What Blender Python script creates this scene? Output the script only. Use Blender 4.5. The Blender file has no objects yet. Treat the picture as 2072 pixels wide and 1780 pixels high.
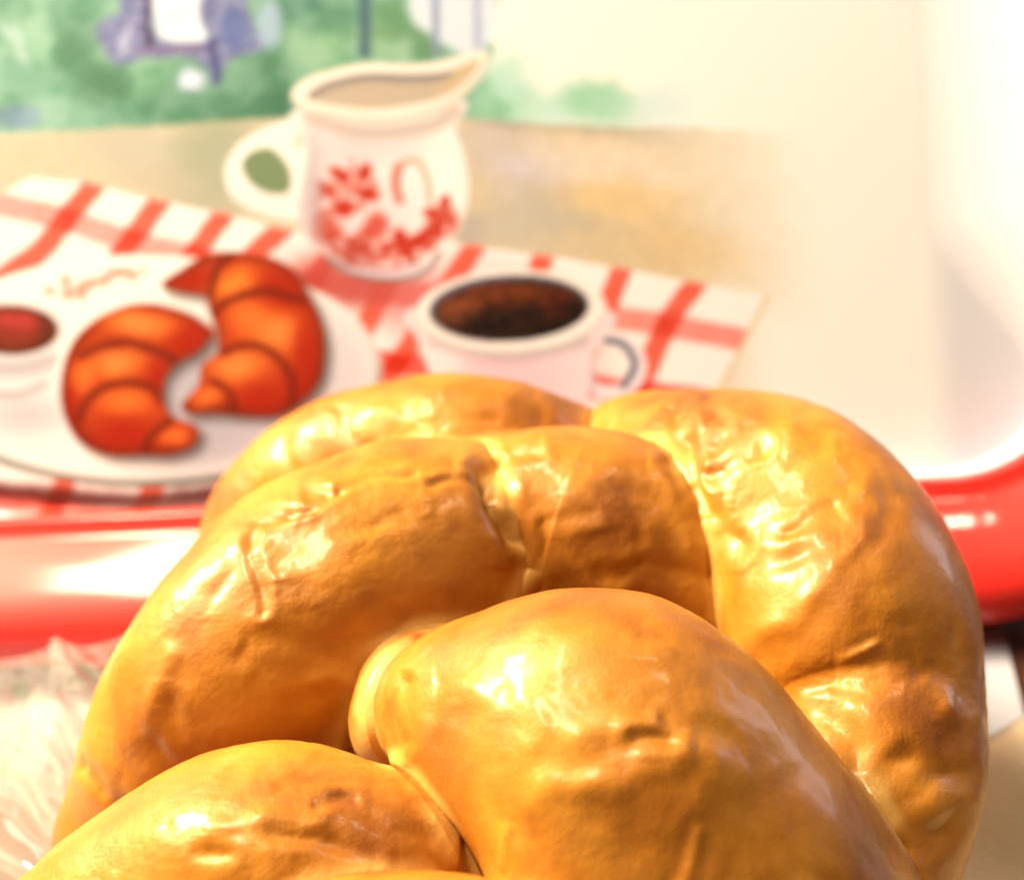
import bpy, bmesh, math
import numpy as np
from mathutils import Matrix, Vector

# ------------------------------------------------------------------ camera
SC = bpy.context.scene
PITCH, ROLL = math.radians(28), math.radians(2.5)
CAM = np.array((0.0, 0.0, 0.215))
FPX = 1036 / math.tan(math.radians(20))          # focal length in picture units (picture 2072 x 1780)
FWD = np.array((0, math.cos(PITCH), -math.sin(PITCH)))
RT0 = np.array((1.0, 0, 0))
UP0 = np.array((0, math.sin(PITCH), math.cos(PITCH)))
RT = math.cos(ROLL) * RT0 - math.sin(ROLL) * UP0
UP = math.sin(ROLL) * RT0 + math.cos(ROLL) * UP0
cd = bpy.data.cameras.new('camera')
cam = bpy.data.objects.new('camera', cd)
SC.collection.objects.link(cam)
m = Matrix.Identity(4)
for i in range(3):
    m[i][0], m[i][1], m[i][2], m[i][3] = RT[i], UP[i], -FWD[i], CAM[i]
cam.matrix_world = m
cd.angle = math.radians(40)
cd.clip_start, cd.clip_end = 0.01, 20
cd.dof.use_dof = True
cd.dof.focus_distance = 0.222
cd.dof.aperture_fstop = 10.5
SC.camera = cam

# ------------------------------------------------------------------ light
w = bpy.data.worlds.new('World'); SC.world = w; w.use_nodes = True
w.node_tree.nodes['Background'].inputs[0].default_value = (1.0, 0.86, 0.70, 1)
w.node_tree.nodes['Background'].inputs[1].default_value = 0.08


def area(name, loc, target, sx, sy, power, col):
    l = bpy.data.lights.new(name, 'AREA'); l.shape = 'RECTANGLE'; l.size, l.size_y = sx, sy
    l.energy = power; l.color = col
    o = bpy.data.objects.new(name, l); SC.collection.objects.link(o)
    o.location = loc
    o.rotation_euler = (Vector(target) - Vector(loc)).to_track_quat('-Z', 'Y').to_euler()
    return o


area('wall_lamp', (-0.66, 0.46, 0.62), (0, 0.24, 0.06), 0.24, 0.24, 27.0, (1.0, 0.81, 0.50))
area('ceiling_lamp', (-0.34, 0.34, 0.94), (0, 0.24, 0.06), 0.36, 0.07, 4.8, (1.0, 0.84, 0.58))
area('ceiling_lamp', (-0.34, 0.17, 0.97), (0, 0.24, 0.06), 0.36, 0.10, 5.6, (1.0, 0.84, 0.58))
area('window_light', (1.05, 0.70, 0.42), (0, 0.24, 0.05), 0.25, 0.5, 2.4, (0.78, 0.80, 1.0))
SC.view_settings.view_transform = 'Standard'
SC.view_settings.look = 'None'
SC.view_settings.gamma = 1
SC.view_settings.exposure = 0.30
SC.render.engine = 'CYCLES'


# ------------------------------------------------------------------ helpers
def ray(px, py):
    x, y = (px - 1036) / FPX, (890 - py) / FPX
    return FWD + x * RT + y * UP


def at_z(px, py, z):
    d = ray(px, py)
    return CAM + d * ((z - CAM[2]) / d[2])


def project(P):
    Q = P - CAM
    d = Q @ FWD
    return 1036 + FPX * (Q @ RT) / d, 890 - FPX * (Q @ UP) / d, d


def smooth(a, b, x):
    t = np.clip((x - a) / (b - a), 0, 1)
    return t * t * (3 - 2 * t)


GRAD = np.array([(1, 1, 0), (-1, 1, 0), (1, -1, 0), (-1, -1, 0), (1, 0, 1), (-1, 0, 1), (1, 0, -1), (-1, 0, -1),
                 (0, 1, 1), (0, -1, 1), (0, 1, -1), (0, -1, -1), (1, 1, 0), (-1, 1, 0), (0, -1, 1), (0, -1, -1)], float)
ROT = np.array(Matrix.Rotation(0.7, 3, Vector((1, 2, 3)).normalized()))
PERM = np.random.default_rng(1).permutation(4096)


def noise3(P, seed=0):
    P = np.asarray(P, float) @ ROT + seed * 3.17
    I = np.floor(P).astype(np.int64); F = P - I
    U = F * F * F * (F * (F * 6 - 15) + 10)
    out = 0
    for a in (0, 1):
        wa = U[:, 0] if a else 1 - U[:, 0]
        ha = PERM[(I[:, 0] + a + seed * 131) & 4095]
        for b in (0, 1):
            wb = U[:, 1] if b else 1 - U[:, 1]
            hb = PERM[(ha + I[:, 1] + b) & 4095]
            for c in (0, 1):
                wc = U[:, 2] if c else 1 - U[:, 2]
                g = GRAD[PERM[(hb + I[:, 2] + c) & 4095] & 15]
                out = out + wa * wb * wc * (g[:, 0] * (F[:, 0] - a) + g[:, 1] * (F[:, 1] - b) + g[:, 2] * (F[:, 2] - c))
    return out * 1.5


def fbm(P, oct=3, seed=0):
    s, a = 0, 1.0
    for o in range(oct):
        s = s + a * noise3(P * 2 ** o, seed + o); a *= 0.5
    return s


def catmull(pts, n, closed=False):
    P = np.asarray(pts, float); k = len(P)
    if closed:
        idx = np.arange(n) / n * k
    else:
        idx = np.linspace(0, k - 1 - 1e-9, n)
    i = np.floor(idx).astype(int); t = (idx - i)[:, None]
    g = (lambda j: P[j % k]) if closed else (lambda j: P[np.clip(j, 0, k - 1)])
    p0, p1, p2, p3 = g(i - 1), g(i), g(i + 1), g(i + 2)
    return 0.5 * (2 * p1 + (p2 - p0) * t + (2 * p0 - 5 * p1 + 4 * p2 - p3) * t ** 2 + (3 * p1 - p0 - 3 * p2 + p3) * t ** 3)


def seg_dist(X, Y, pl):
    best = np.full(X.shape, 1e9)
    for (ax, ay), (bx, by) in zip(pl[:-1], pl[1:]):
        vx, vy = bx - ax, by - ay
        L = vx * vx + vy * vy + 1e-12
        t = np.clip(((X - ax) * vx + (Y - ay) * vy) / L, 0, 1)
        best = np.minimum(best, (X - ax - t * vx) ** 2 + (Y - ay - t * vy) ** 2)
    return np.sqrt(best)


def mesh_obj(name, V, faces, mat, parent=None, smooth_shade=True):
    me = bpy.data.meshes.new(name)
    V = np.asarray(V, np.float32)
    faces = np.asarray(faces, np.int32)
    me.vertices.add(len(V)); me.vertices.foreach_set('co', V.ravel())
    k = faces.shape[1]
    me.loops.add(faces.size); me.loops.foreach_set('vertex_index', faces.ravel())
    me.polygons.add(len(faces)); me.polygons.foreach_set('loop_start', np.arange(len(faces), dtype=np.int32) * k)
    me.update(calc_edges=True); me.validate()
    me.polygons.foreach_set('use_smooth', np.full(len(me.polygons), smooth_shade))
    me.materials.append(mat)
    o = bpy.data.objects.new(name, me); SC.collection.objects.link(o)
    o.parent = parent
    return o


def grid_faces(nu, nv, wrap_v=False):
    i = np.arange(nu - 1)[:, None]; j = np.arange(nv if wrap_v else nv - 1)[None, :]
    j2 = (j + 1) % nv
    a = i * nv + j; b = i * nv + j2; c = (i + 1) * nv + j2; d = (i + 1) * nv + j
    return np.stack([a, b, c, d], -1).reshape(-1, 4)


def fattr(o, name, vals):
    a = o.data.attributes.new(name, 'FLOAT', 'POINT')
    a.data.foreach_set('value', np.asarray(vals, np.float32))


def tag(o, label, cat, group=None, kind=None):
    if label: o['label'] = label
    if cat: o['category'] = cat
    if group: o['group'] = group
    if kind: o['kind'] = kind
    return o


def empty(name, loc):
    o = bpy.data.objects.new(name, None); SC.collection.objects.link(o)
    o.location = loc; o.empty_display_size = 0.02
    return o


def keep_world(child, parent):
    child.parent = parent
    child.matrix_parent_inverse = Matrix.Translation(-Vector(parent.location))


# node helpers
def material(name):
    mt = bpy.data.materials.new(name); mt.use_nodes = True
    nt = mt.node_tree
    return mt, nt, nt.nodes['Principled BSDF'], nt.nodes['Material Output']


def node(nt, typ, **kw):
    n = nt.nodes.new(typ)
    for k, v in kw.items():
        if k.startswith('i_'):
            n.inputs[k[2:].replace('_', ' ')].default_value = v
        else:
            setattr(n, k, v)
    return n


def noise_node(nt, vec, scale, detail=3, rough=0.5, dist=0.0):
    n = nt.nodes.new('ShaderNodeTexNoise')
    n.inputs['Scale'].default_value = scale; n.inputs['Detail'].default_value = detail
    n.inputs['Roughness'].default_value = rough; n.inputs['Distortion'].default_value = dist
    nt.links.new(vec, n.inputs['Vector'])
    return n.outputs['Fac']


def ramp(nt, fac, stops):
    r = nt.nodes.new('ShaderNodeValToRGB')
    while len(r.color_ramp.elements) < len(stops):
        r.color_ramp.elements.new(0.5)
    for e, (p, c) in zip(r.color_ramp.elements, stops):
        e.position = p; e.color = (*c, 1) if len(c) == 3 else c
    nt.links.new(fac, r.inputs[0])
    return r.outputs['Color']


def mix(nt, fac, a, b):
    n = nt.nodes.new('ShaderNodeMix'); n.data_type = 'RGBA'
    for s, v in ((n.inputs[0], fac), (n.inputs[6], a), (n.inputs[7], b)):
        if hasattr(v, 'is_linked') or hasattr(v, 'links'):
            nt.links.new(v, s)
        else:
            s.default_value = v if isinstance(v, float) else (*v, 1)
    return n.outputs[2]


def bump(nt, h, strength, dist, prev=None):
    n = nt.nodes.new('ShaderNodeBump')
    n.inputs['Strength'].default_value = strength; n.inputs['Distance'].default_value = dist
    nt.links.new(h, n.inputs['Height'])
    if prev: nt.links.new(prev, n.inputs['Normal'])
    return n.outputs['Normal']


# ------------------------------------------------------------------ table, mat
mt, nt, bs, _ = material('dark_wood')
tc = node(nt, 'ShaderNodeTexCoord')
mp = node(nt, 'ShaderNodeMapping'); mp.inputs['Scale'].default_value = (3, 40, 10)
nt.links.new(tc.outputs['Object'], mp.inputs['Vector'])
f = noise_node(nt, mp.outputs[0], 3.0, 5, 0.6, 0.4)
nt.links.new(ramp(nt, f, [(0.3, (0.06, 0.022, 0.015)), (0.7, (0.14, 0.05, 0.03))]), bs.inputs['Base Color'])
bs.inputs['Roughness'].default_value = 0.4
V = np.array([(-0.9, -0.5, 0), (0.9, -0.5, 0), (0.9, 0.75, 0), (-0.9, 0.75, 0)])
V = np.vstack([V, V - (0, 0, 0.03)])
table = mesh_obj('table', V, [(0, 1, 2, 3), (7, 6, 5, 4), (0, 4, 5, 1), (1, 5, 6, 2), (2, 6, 7, 3), (3, 7, 4, 0)], mt, None, False)
table.location.z = -0.0068
tag(table, None, None, kind='structure')


def sheet(name, mat, fn, nu, nv, thick):
    """closed thin sheet: fn(S,T) -> points; thickness downwards"""
    S, T = np.meshgrid(np.linspace(0, 1, nu), np.linspace(0, 1, nv), indexing='ij')
    P = fn(S.ravel(), T.ravel())
    F = grid_faces(nu, nv)
    n = len(P)
    Q = P - np.array((0, 0, thick))
    F2 = F[:, ::-1] + n
    rim = [i * nv for i in range(nu)] + [(nu - 1) * nv + j for j in range(1, nv)] + \
          [i * nv + nv - 1 for i in range(nu - 2, -1, -1)] + [j for j in range(nv - 2, 0, -1)]
    rim = np.array(rim); nx = np.roll(rim, -1)
    F3 = np.stack([rim, rim + n, nx + n, nx], -1)
    return mesh_obj(name, np.vstack([P, Q]), np.vstack([F, F2, F3]), mat)


mt, nt, bs, _ = material('grey_linen')
tc = node(nt, 'ShaderNodeTexCoord')
f = noise_node(nt, tc.outputs['Object'], 30, 4)
nt.links.new(ramp(nt, f, [(0.3, (0.27, 0.27, 0.34)), (0.7, (0.33, 0.33, 0.41))]), bs.inputs['Base Color'])
f2 = noise_node(nt, tc.outputs['Object'], 900, 2)
nt.links.new(bump(nt, f2, 0.3, 0.0004), bs.inputs['Normal'])
bs.inputs['Roughness'].default_value = 0.8
e1, e2 = at_z(2046, 1270, 0.002), at_z(2085, 1420, 0.002)      # its right edge as it shows under the tray
ed = (e2 - e1) / np.linalg.norm(e2 - e1)
en = np.array((-ed[1], ed[0], 0)); en *= -np.sign(en[0])


def mat_fn(S, T):
    base = e1 + ed * (-0.12 + 0.5 * S)[:, None] + en * (0.52 * T)[:, None]
    base[:, 2] = -0.0046 + 0.0003 * noise3(base * 25)
    return base


o = sheet('table_mat', mt, mat_fn, 40, 40, 0.0016)
tag(o, 'pale lilac grey cloth mat under the loaf and tray', 'table mat')

# ------------------------------------------------------------------ cream bread paper
mt, nt, bs, _ = material('cream_paper')
tc = node(nt, 'ShaderNodeTexCoord')
f = noise_node(nt, tc.outputs['Object'], 40, 4)
nt.links.new(ramp(nt, f, [(0.3, (0.84, 0.68, 0.38)), (0.7, (0.90, 0.76, 0.48))]), bs.inputs['Base Color'])
f2 = noise_node(nt, tc.outputs['Object'], 500, 3)
nt.links.new(bump(nt, f2, 0.25, 0.0005), bs.inputs['Normal'])
bs.inputs['Roughness'].default_value = 0.7
k1, k2 = at_z(1982, 1502, 0.012), at_z(2072, 1446, 0.012)
kd = (k2 - k1) / np.linalg.norm(k2 - k1); kd[2] = 0
kn = np.array((kd[1], -kd[0], 0)); kn *= -np.sign(kn[1])      # away from the edge, towards the camera


kedge = catmull([at_z(560, 1500, -.001), at_z(900, 1480, -.001), at_z(1400, 1540, .0), at_z(1800, 1590, .006), k1, k2, at_z(2260, 1330, .012)], 240)


def paper_fn(S, T):
    i = np.clip(np.round(S * 239).astype(int), 0, 239)
    base = kedge[i].copy(); top = base[:, 2].copy()
    dd = 0.22 * T
    wr = smooth(0.06, 0.10, base[:, 0])
    base[:, 0] += kn[0] * dd * wr; base[:, 1] += dd * (kn[1] * wr - (1 - wr))
    pr = np.interp(dd, [0, 0.006, 0.014, 0.03, 0.055, 0.09, 0.22], [0.97, 1.03, 1.0, 0.82, 0.55, 0.28, 0.0])
    hi = -0.0020 + (top + 0.0020) * pr
    q = np.stack([base[:, 0] * 22, base[:, 1] * 22, 0 * dd], 1)
    base[:, 2] = np.maximum(hi + 0.0011 * fbm(q, 3, 5) * (0.2 + 0.8 * smooth(0.05, 0.1, base[:, 0])), -0.0026)
    return base


o = sheet('bread_paper', mt, paper_fn, 240, 100, 0.0007)
tag(o, 'cream paper sheet with a raised curled edge beside the loaf', 'paper')

# ------------------------------------------------------------------ serving tray with printed picture
D0 = 0.3765
TO = CAM + FWD * D0                      # tray floor origin; u = RT0, v = UP0, n = -FWD
IN_L, IN_R, IN_B, IN_T, RC = -0.275, 0.1500, -0.0151, 0.262, 0.036
RUN, COVE_H = 0.036, 0.014


def rr_sd(u, v, off=0.0):
    """signed distance to the inner rounded rectangle (negative inside)"""
    cx, cy = (IN_L + IN_R) / 2, (IN_B + IN_T) / 2
    hx, hy = (IN_R - IN_L) / 2 - RC, (IN_T - IN_B) / 2 - RC
    qx, qy = np.abs(u - cx) - hx, np.abs(v - cy) - hy
    return np.hypot(np.maximum(qx, 0), np.maximum(qy, 0)) + np.minimum(np.maximum(qx, qy), 0) - RC


def tray_pt(u, v, n):
    return TO + np.outer(u, RT0) + np.outer(v, UP0) - np.outer(n, FWD)


def cove(sd, v):
    run = 0.002 + (RUN - 0.002) * smooth(0.010, 0.07, v - IN_B)      # the near side is steeper
    t = np.clip(1 + sd / run, 0, 1.6)
    return COVE_H * np.where(t < 1, t ** 1.7, 1 - 0.9 * (t - 1))


# --- the picture, painted in picture units on the tray floor
step = 5.0 / FPX * 0.372
gu = np.arange(IN_L - 0.004, IN_R + 0.005, step); gv = np.arange(IN_B - 0.004, IN_T + 0.005, step)
GU, GV = np.meshgrid(gu, gv, indexing='ij')
U, Vv = GU.ravel(), GV.ravel()
SD = rr_sd(U, Vv)
NN = cove(SD, Vv)
TP = tray_pt(U, Vv, NN)
PX, PY, _ = project(TP)


def lin(c):
    c = np.asarray(c, float) / 255
    return np.where(c < 0.04045, c / 12.92, ((c + 0.055) / 1.055) ** 2.4)


PAPER = np.array((255, 248, 231.0))
COL = np.tile(PAPER, (len(U), 1))
qq = np.stack([PX, PY, 0 * PX], 1)
WOB = 7 * noise3(qq / 45, 3) + 4 * noise3(qq / 18, 4)       # brush wobble
WOBY = 7 * noise3(qq / 45, 13) + 4 * noise3(qq / 18, 14)


def lay(mask, c):
    COL[:] = COL * (1 - mask[:, None]) + np.asarray(c, float) * mask[:, None]


def m_blob(cx, cy, rx, ry, soft=0.25, rot=0, wob=0.0):
    X, Y = PX - cx + wob * WOB, PY - cy + wob * WOBY
    a = math.radians(rot); X, Y = X * math.cos(a) + Y * math.sin(a), -X * math.sin(a) + Y * math.cos(a)
    r = np.hypot(X / rx, Y / ry)
    return 1 - smooth(1 - soft, 1 + soft, r)


def m_poly(pts, soft=5, wob=0.0, curve=True):
    P = catmull(pts, len(pts) * 5, True) if curve else np.asarray(pts, float)
    X, Y = PX + wob * WOB, PY + wob * WOBY
    lo, hi = P.min(0) - soft - 20, P.max(0) + soft + 20
    sel = (X > lo[0]) & (X < hi[0]) & (Y > lo[1]) & (Y < hi[1])
    out = np.zeros(len(X))
    if not sel.any(): return out
    x, y = X[sel], Y[sel]
    d = seg_dist(x, y, list(P) + [P[0]])
    ins = np.zeros(len(x), bool)
    for (ax, ay), (bx, by) in zip(P, np.roll(P, -1, 0)):
        if ay == by: continue
        c = ((ay > y) != (by > y)) & (x < (bx - ax) * (y - ay) / (by - ay) + ax)
        ins ^= c
    out[sel] = smooth(-soft, soft, np.where(ins, d, -d))
    return out


def m_line(pts, wid, soft=5, wob=0.0):
    P = catmull(pts, max(2, (len(pts) - 1) * 6 + 1)) if len(pts) > 2 else np.asarray(pts, float)
    X, Y = PX + wob * WOB, PY + wob * WOBY
    lo, hi = P.min(0) - wid - soft - 20, P.max(0) + wid + soft + 20
    sel = (X > lo[0]) & (X < hi[0]) & (Y > lo[1]) & (Y < hi[1])
    out = np.zeros(len(X))
    if sel.any():
        out[sel] = 1 - smooth(wid / 2 - soft, wid / 2 + soft, seg_dist(X[sel], Y[sel], P))
    return out


def wash(scale, seed, lo=0.35, hi=0.65):
    return smooth(lo, hi, 0.5 + 0.5 * fbm(qq / scale, 3, seed))


# sky side / foliage
edge_x = 985 + 30 * noise3(qq / 60, 21)
fol = (1 - smooth(-20, 20, PX - edge_x)) * (1 - smooth(-12, 12, PY - 262 + 0.03 * PX - 8 + WOBY * 0.5))
lay(fol, (150, 192, 150))
rng = np.random.default_rng(4)
for cx, cy, rx, ry, c in [
        (60, 60, 85, 70, (176, 212, 168)), (20, 180, 40, 80, (178, 214, 170)), (150, 20, 60, 60, (108, 160, 118)),
        (155, 130, 55, 90, (92, 140, 96)), (90, 190, 80, 45, (120, 172, 130)), (40, 150, 45, 30, (110, 165, 125)),
        (120, 225, 80, 30, (170, 208, 175)), (250, 215, 110, 50, (112, 166, 122)), (300, 165, 60, 55, (136, 186, 134)),
        (215, 170, 50, 45, (84, 130, 84)), (400, 215, 120, 45, (98, 150, 108)), (480, 150, 40, 40, (142, 190, 138)),
        (560, 60, 60, 70, (88, 142, 104)), (540, 180, 55, 70, (70, 122, 80)), (650, 90, 85, 55, (160, 202, 142)),
        (660, 40, 70, 30, (100, 152, 112)), (720, 120, 60, 30, (150, 196, 140)), (790, 60, 45, 60, (120, 164, 100)),
        (820, 100, 60, 30, (168, 200, 142)), (860, 80, 40, 40, (112, 156, 98)), (440, 20, 50, 30, (150, 190, 160)),
        (600, 10, 60, 25, (70, 125, 95)), (560, 215, 40, 30, (60, 110, 70)), (200, 240, 60, 18, (140, 190, 150)),
        (330, 235, 110, 25, (84, 140, 96)), (500, 235, 70, 20, (70, 124, 78)), (20, 240, 60, 22, (140, 156, 190))]:
    lay(m_blob(cx, cy, rx, ry, 0.4, 0, 1.4) * fol * .9, c)
for _ in range(150):      # the rest of the leaves, in and beyond the frame
    cx, cy = rng.uniform(-900, 980), rng.uniform(-900, 240)
    if -30 < cx and -60 < cy and rng.random() < 0.8: continue
    g = rng.uniform(0, 1)
    lay(m_blob(cx, cy, rng.uniform(40, 110), rng.uniform(25, 70), 0.45, 0, 1.4) * fol * 0.85, (80 + 95 * g, 135 + 75 * g, 95 + 75 * g))
lay(wash(60, 31) * fol * 0.25, (70, 120, 80)); lay(wash(80, 41) * fol * 0.3, (205, 228, 200))
for cx, cy, rx, ry, c, a in [
        (40, 95, 14, 40, (225, 235, 220), .7), (10, 70, 12, 20, (232, 238, 228), .7), (25, 60, 10, 12, (235, 240, 230), .5)]:
    lay(m_blob(cx, cy, rx, ry, 0.5, -20, 1) * a, c)
lay(fol * .22, (110, 156, 140)); lay(fol * .14, (226, 234, 236))
# garden chair: blue-grey frame with a white seat
ch = m_poly([(195, 60), (245, 20), (270, -60), (480, -60), (500, 20), (530, 90), (505, 105), (460, 120), (440, 165), (425, 160), (405, 120), (300, 118), (255, 130), (235, 125)], 8, 0.8)
lay(ch, (132, 130, 168))
lay(wash(16, 51) * ch * 0.75, (84, 88, 140)); lay(wash(20, 61) * ch * 0.6, (176, 176, 204))
lay(m_blob(255, 85, 14, 30, .4, 10, 1) * .8, (214, 212, 228)); lay(m_blob(470, 60, 28, 40, .4, 0, 1) * .6, (70, 90, 160))
lay(ch * .35, (176, 182, 192)); lay(m_line([(300, -60), (302, 90)], 16, 6, .3) * .8, (92, 72, 96)); lay(m_line([(285, 105), (420, 98)], 20, 7, .4) * .7, (150, 130, 160))
lay(m_poly([(318, -60), (400, -60), (405, 30), (415, 80), (330, 82), (315, 40)], 8, .6), (238, 242, 238))
lay(m_blob(350, 30, 40, 12, .6, -30, 1) * .6, (190, 212, 222))
lay(m_blob(388, 158, 26, 22, .5, 0, .8), (226, 230, 238)); lay(m_line([(428, 90), (440, 165)], 18, 7, .4) * .8, (92, 92, 136))
lay(m_blob(545, 50, 26, 50, .5, 0, .8) * .7, (205, 214, 236))
# posts and pale window at the right end of the hedge
lay(m_poly([(830, -80), (1000, -80), (985, 100), (930, 110), (870, 70), (835, 35)], 10, .6), (228, 232, 232))
for x, wd, c in [(742, 26, (96, 122, 130)), (886, 16, (156, 164, 184)), (970, 16, (186, 190, 204))]:
    lay(m_line([(x, -900), (x - 4, 108)], wd, 6, .25) * .85, c)
# pale bushes fading out
for cx, cy, rx, ry, c, a in [(1010, 200, 50, 70, (176, 218, 186), .8), (1040, 160, 40, 60, (206, 232, 212), .6), (1060, 220, 70, 40, (190, 224, 196), .7), (1150, 215, 60, 45, (206, 232, 212), .7),
                             (1205, 205, 60, 42, (160, 212, 166), .75), (1260, 220, 60, 35, (190, 224, 200), .6), (1340, 215, 50, 40, (224, 238, 228), .7),
                             (1000, 230, 30, 30, (140, 190, 146), .6)]:
    lay(m_blob(cx, cy, rx, ry, 0.6, 0, 1.2) * (1 - smooth(-4, 10, PY - 258)) * a, c)
# stone table top, fading to paper on the right
top_y = np.interp(PX, [-900, 0, 200, 400, 560, 700, 950, 1100, 1400, 1600], [300, 276, 264, 250, 240, 238, 242, 254, 262, 270])
st = smooth(-7, 7, PY - top_y + 0.3 * WOBY)
fade = 1 - smooth(1180, 1700, PX + 0.55 * (PY - 480) * (PY < 480) * -1 * 0.35 + 2 * WOB)
fade *= 1 - smooth(560, 640, PY - (PX - 1450) * 0.3)*smooth(1450, 1600, PX)
st *= fade
lay(st, (222, 198, 154))
for cx, cy, rx, ry, c, a in [(280, 300, 130, 50, (188, 184, 150), .8), (430, 330, 80, 110, (136, 150, 104), .85), (520, 340, 80, 80, (150, 160, 122), .7),
                             (40, 320, 120, 40, (224, 196, 148), .8), (330, 370, 90, 30, (190, 176, 138), .7), (420, 420, 80, 30, (168, 164, 122), .7),
                             (1000, 300, 90, 60, (206, 190, 176), .8), (1090, 360, 90, 60, (218, 206, 208), .8), (1130, 430, 110, 60, (196, 182, 150), .8),
                             (1060, 450, 80, 50, (200, 190, 166), .8), (1270, 400, 130, 50, (244, 206, 140), .95), (1240, 330, 150, 40, (248, 228, 200), .8),
                             (1400, 510, 130, 50, (236, 198, 134), .95), (1480, 350, 180, 90, (252, 232, 200), .8), (1560, 520, 120, 70, (250, 228, 190), .7),
                             (1250, 500, 140, 30, (226, 200, 152), .7), (1010, 250, 60, 14, (186, 170, 156), .6), (1250, 268, 200, 12, (206, 190, 172), .5)]:
    lay(m_blob(cx, cy, rx, ry, 0.6, 8, 1.5) * st * a, c)
lay(wash(30, 71) * st * 0.18, (190, 168, 128)); lay(m_line([(1000, 248), (1120, 258), (1250, 262), (1420, 262)], 7, 5, .4) * .35 * fade, (110, 120, 110))
lay(m_blob(940, 470, 50, 40, .7, 0, 1) * .5, (150, 146, 150))
lay(st * np.interp(PX, [600, 1200], [.4, .1]), (218, 208, 190)); lay(st * .15, (252, 240, 228))
# checked tablecloth
cloth = m_poly([(-900, 900), (62, 359), (180, 371), (300, 402), (460, 434), (600, 470), (880, 486), (1150, 524), (1552, 599), (1465, 770), (1310, 1085), (1100, 1500), (-900, 1500)], 5, 0.15, False)
lay(cloth, (255, 246, 232))
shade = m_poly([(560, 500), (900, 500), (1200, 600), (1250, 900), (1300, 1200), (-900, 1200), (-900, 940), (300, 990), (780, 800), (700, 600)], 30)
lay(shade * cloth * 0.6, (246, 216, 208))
SAL, RED, DRK = (248, 140, 108), (234, 92, 76), (206, 48, 30)
vert = [[(193, 372), (131, 447), (75, 513), (0, 563), (-120, 640)], [(325, 406), (262, 490), (215, 560)], [(452, 436), (395, 512), (340, 590)], [(572, 462), (520, 510), (450, 580)],
        [(690, 480), (640, 560), (560, 700)], [(820, 484), (770, 600), (690, 760)], [(965, 494), (920, 560), (800, 740), (660, 900)], [(1100, 516), (1060, 620), (960, 800)],
        [(1258, 545), (1205, 670), (1120, 830)], [(1408, 574), (1350, 655), (1290, 790), (1200, 960)], [(130, 980), (75, 1100)], [(310, 985), (255, 1100)], [(480, 975), (420, 1090)], [(640, 930), (600, 1060)],
        [(-60, 960), (-120, 1100)]]
horiz = [[(-120, 395), (0, 414), (131, 445), (262, 488), (395, 520), (560, 556), (760, 590), (900, 600), (1221, 640), (1360, 660), (1506, 688)],
         [(600, 700), (760, 730), (900, 745), (1100, 770), (1440, 812)], [(-300, 985), (0, 1010), (250, 1060), (500, 1062), (800, 1010)],
         [(-300, 560), (-100, 600), (100, 640)]]
mv = np.zeros(len(U)); mh = np.zeros(len(U))
for p in vert: mv = np.maximum(mv, m_line(p, 42, 6, .25))
for k, p in enumerate(horiz): mh = np.maximum(mh, m_line(p, 46, 7, .25) * (0.6 if k == 0 else 1))
left = 1 - smooth(550, 900, PX)
mh *= 1 - 0.0 * left
lay(mv * cloth * .9, (240, 104, 78)); lay(mh * cloth * np.where(PX < 600, .75, .95), (246, 104, 88))
lay(np.clip(mv * mh, 0, 1) * cloth * .95, (212, 56, 30))
lay(wash(22, 81) * (mv + mh > .5) * cloth * .25, (250, 140, 120))
lay(m_line([(1552, 600), (1465, 772), (1400, 910)], 9, 4, .2) * .7, (222, 200, 150))
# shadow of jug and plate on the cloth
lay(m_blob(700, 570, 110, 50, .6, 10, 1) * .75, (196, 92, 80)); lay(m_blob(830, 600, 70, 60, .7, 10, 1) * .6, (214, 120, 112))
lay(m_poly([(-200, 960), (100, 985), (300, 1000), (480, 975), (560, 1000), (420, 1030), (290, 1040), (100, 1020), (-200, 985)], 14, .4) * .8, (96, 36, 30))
# plate
pl = m_blob(290, 750, 482, 234, 0.014)
lay(pl, (255, 250, 236))
lay(m_blob(560, 800, 260, 200, .5) * pl * .9, (222, 212, 208)); lay(m_blob(400, 820, 150, 150, .6) * pl * .75, (190, 184, 186))
lay(m_blob(20, 830, 150, 90, .6) * pl * .55, (226, 220, 214)); lay(m_blob(200, 640, 240, 90, .6) * pl * .8, (255, 250, 232))
lay(np.clip(m_blob(290, 744, 484, 237, .012) - m_blob(290, 738, 480, 234, .014), 0, 1) * 0, (150, 150, 138))
lay(np.clip(pl - m_blob(290, 736, 480, 236, 0.022), 0, 1) * .95, (112, 114, 98))
lay(np.clip(pl - m_blob(278, 745, 486, 250, 0.03), 0, 1) * .7 * (PX > 600), (176, 166, 156))
lay(np.clip(m_blob(290, 742, 472, 228, .02) - m_blob(290, 730, 452, 214, .05), 0, 1) * (PX > 250) * .4, (246, 240, 222))
# salmon flowers on the plate
for cx, cy, rx, ry in [(100, 588, 12, 8), (135, 568, 9, 11), (138, 595, 14, 12), (165, 583, 12, 14), (185, 575, 11, 8), (210, 570, 14, 10), (228, 555, 14, 10), (250, 552, 16, 10), (270, 560, 9, 8), (165, 600, 8, 8), (290, 548, 8, 6)]:
    lay(m_blob(cx, cy, rx, ry, .6, 0, .6) * .7, (242, 128, 96))
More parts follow.
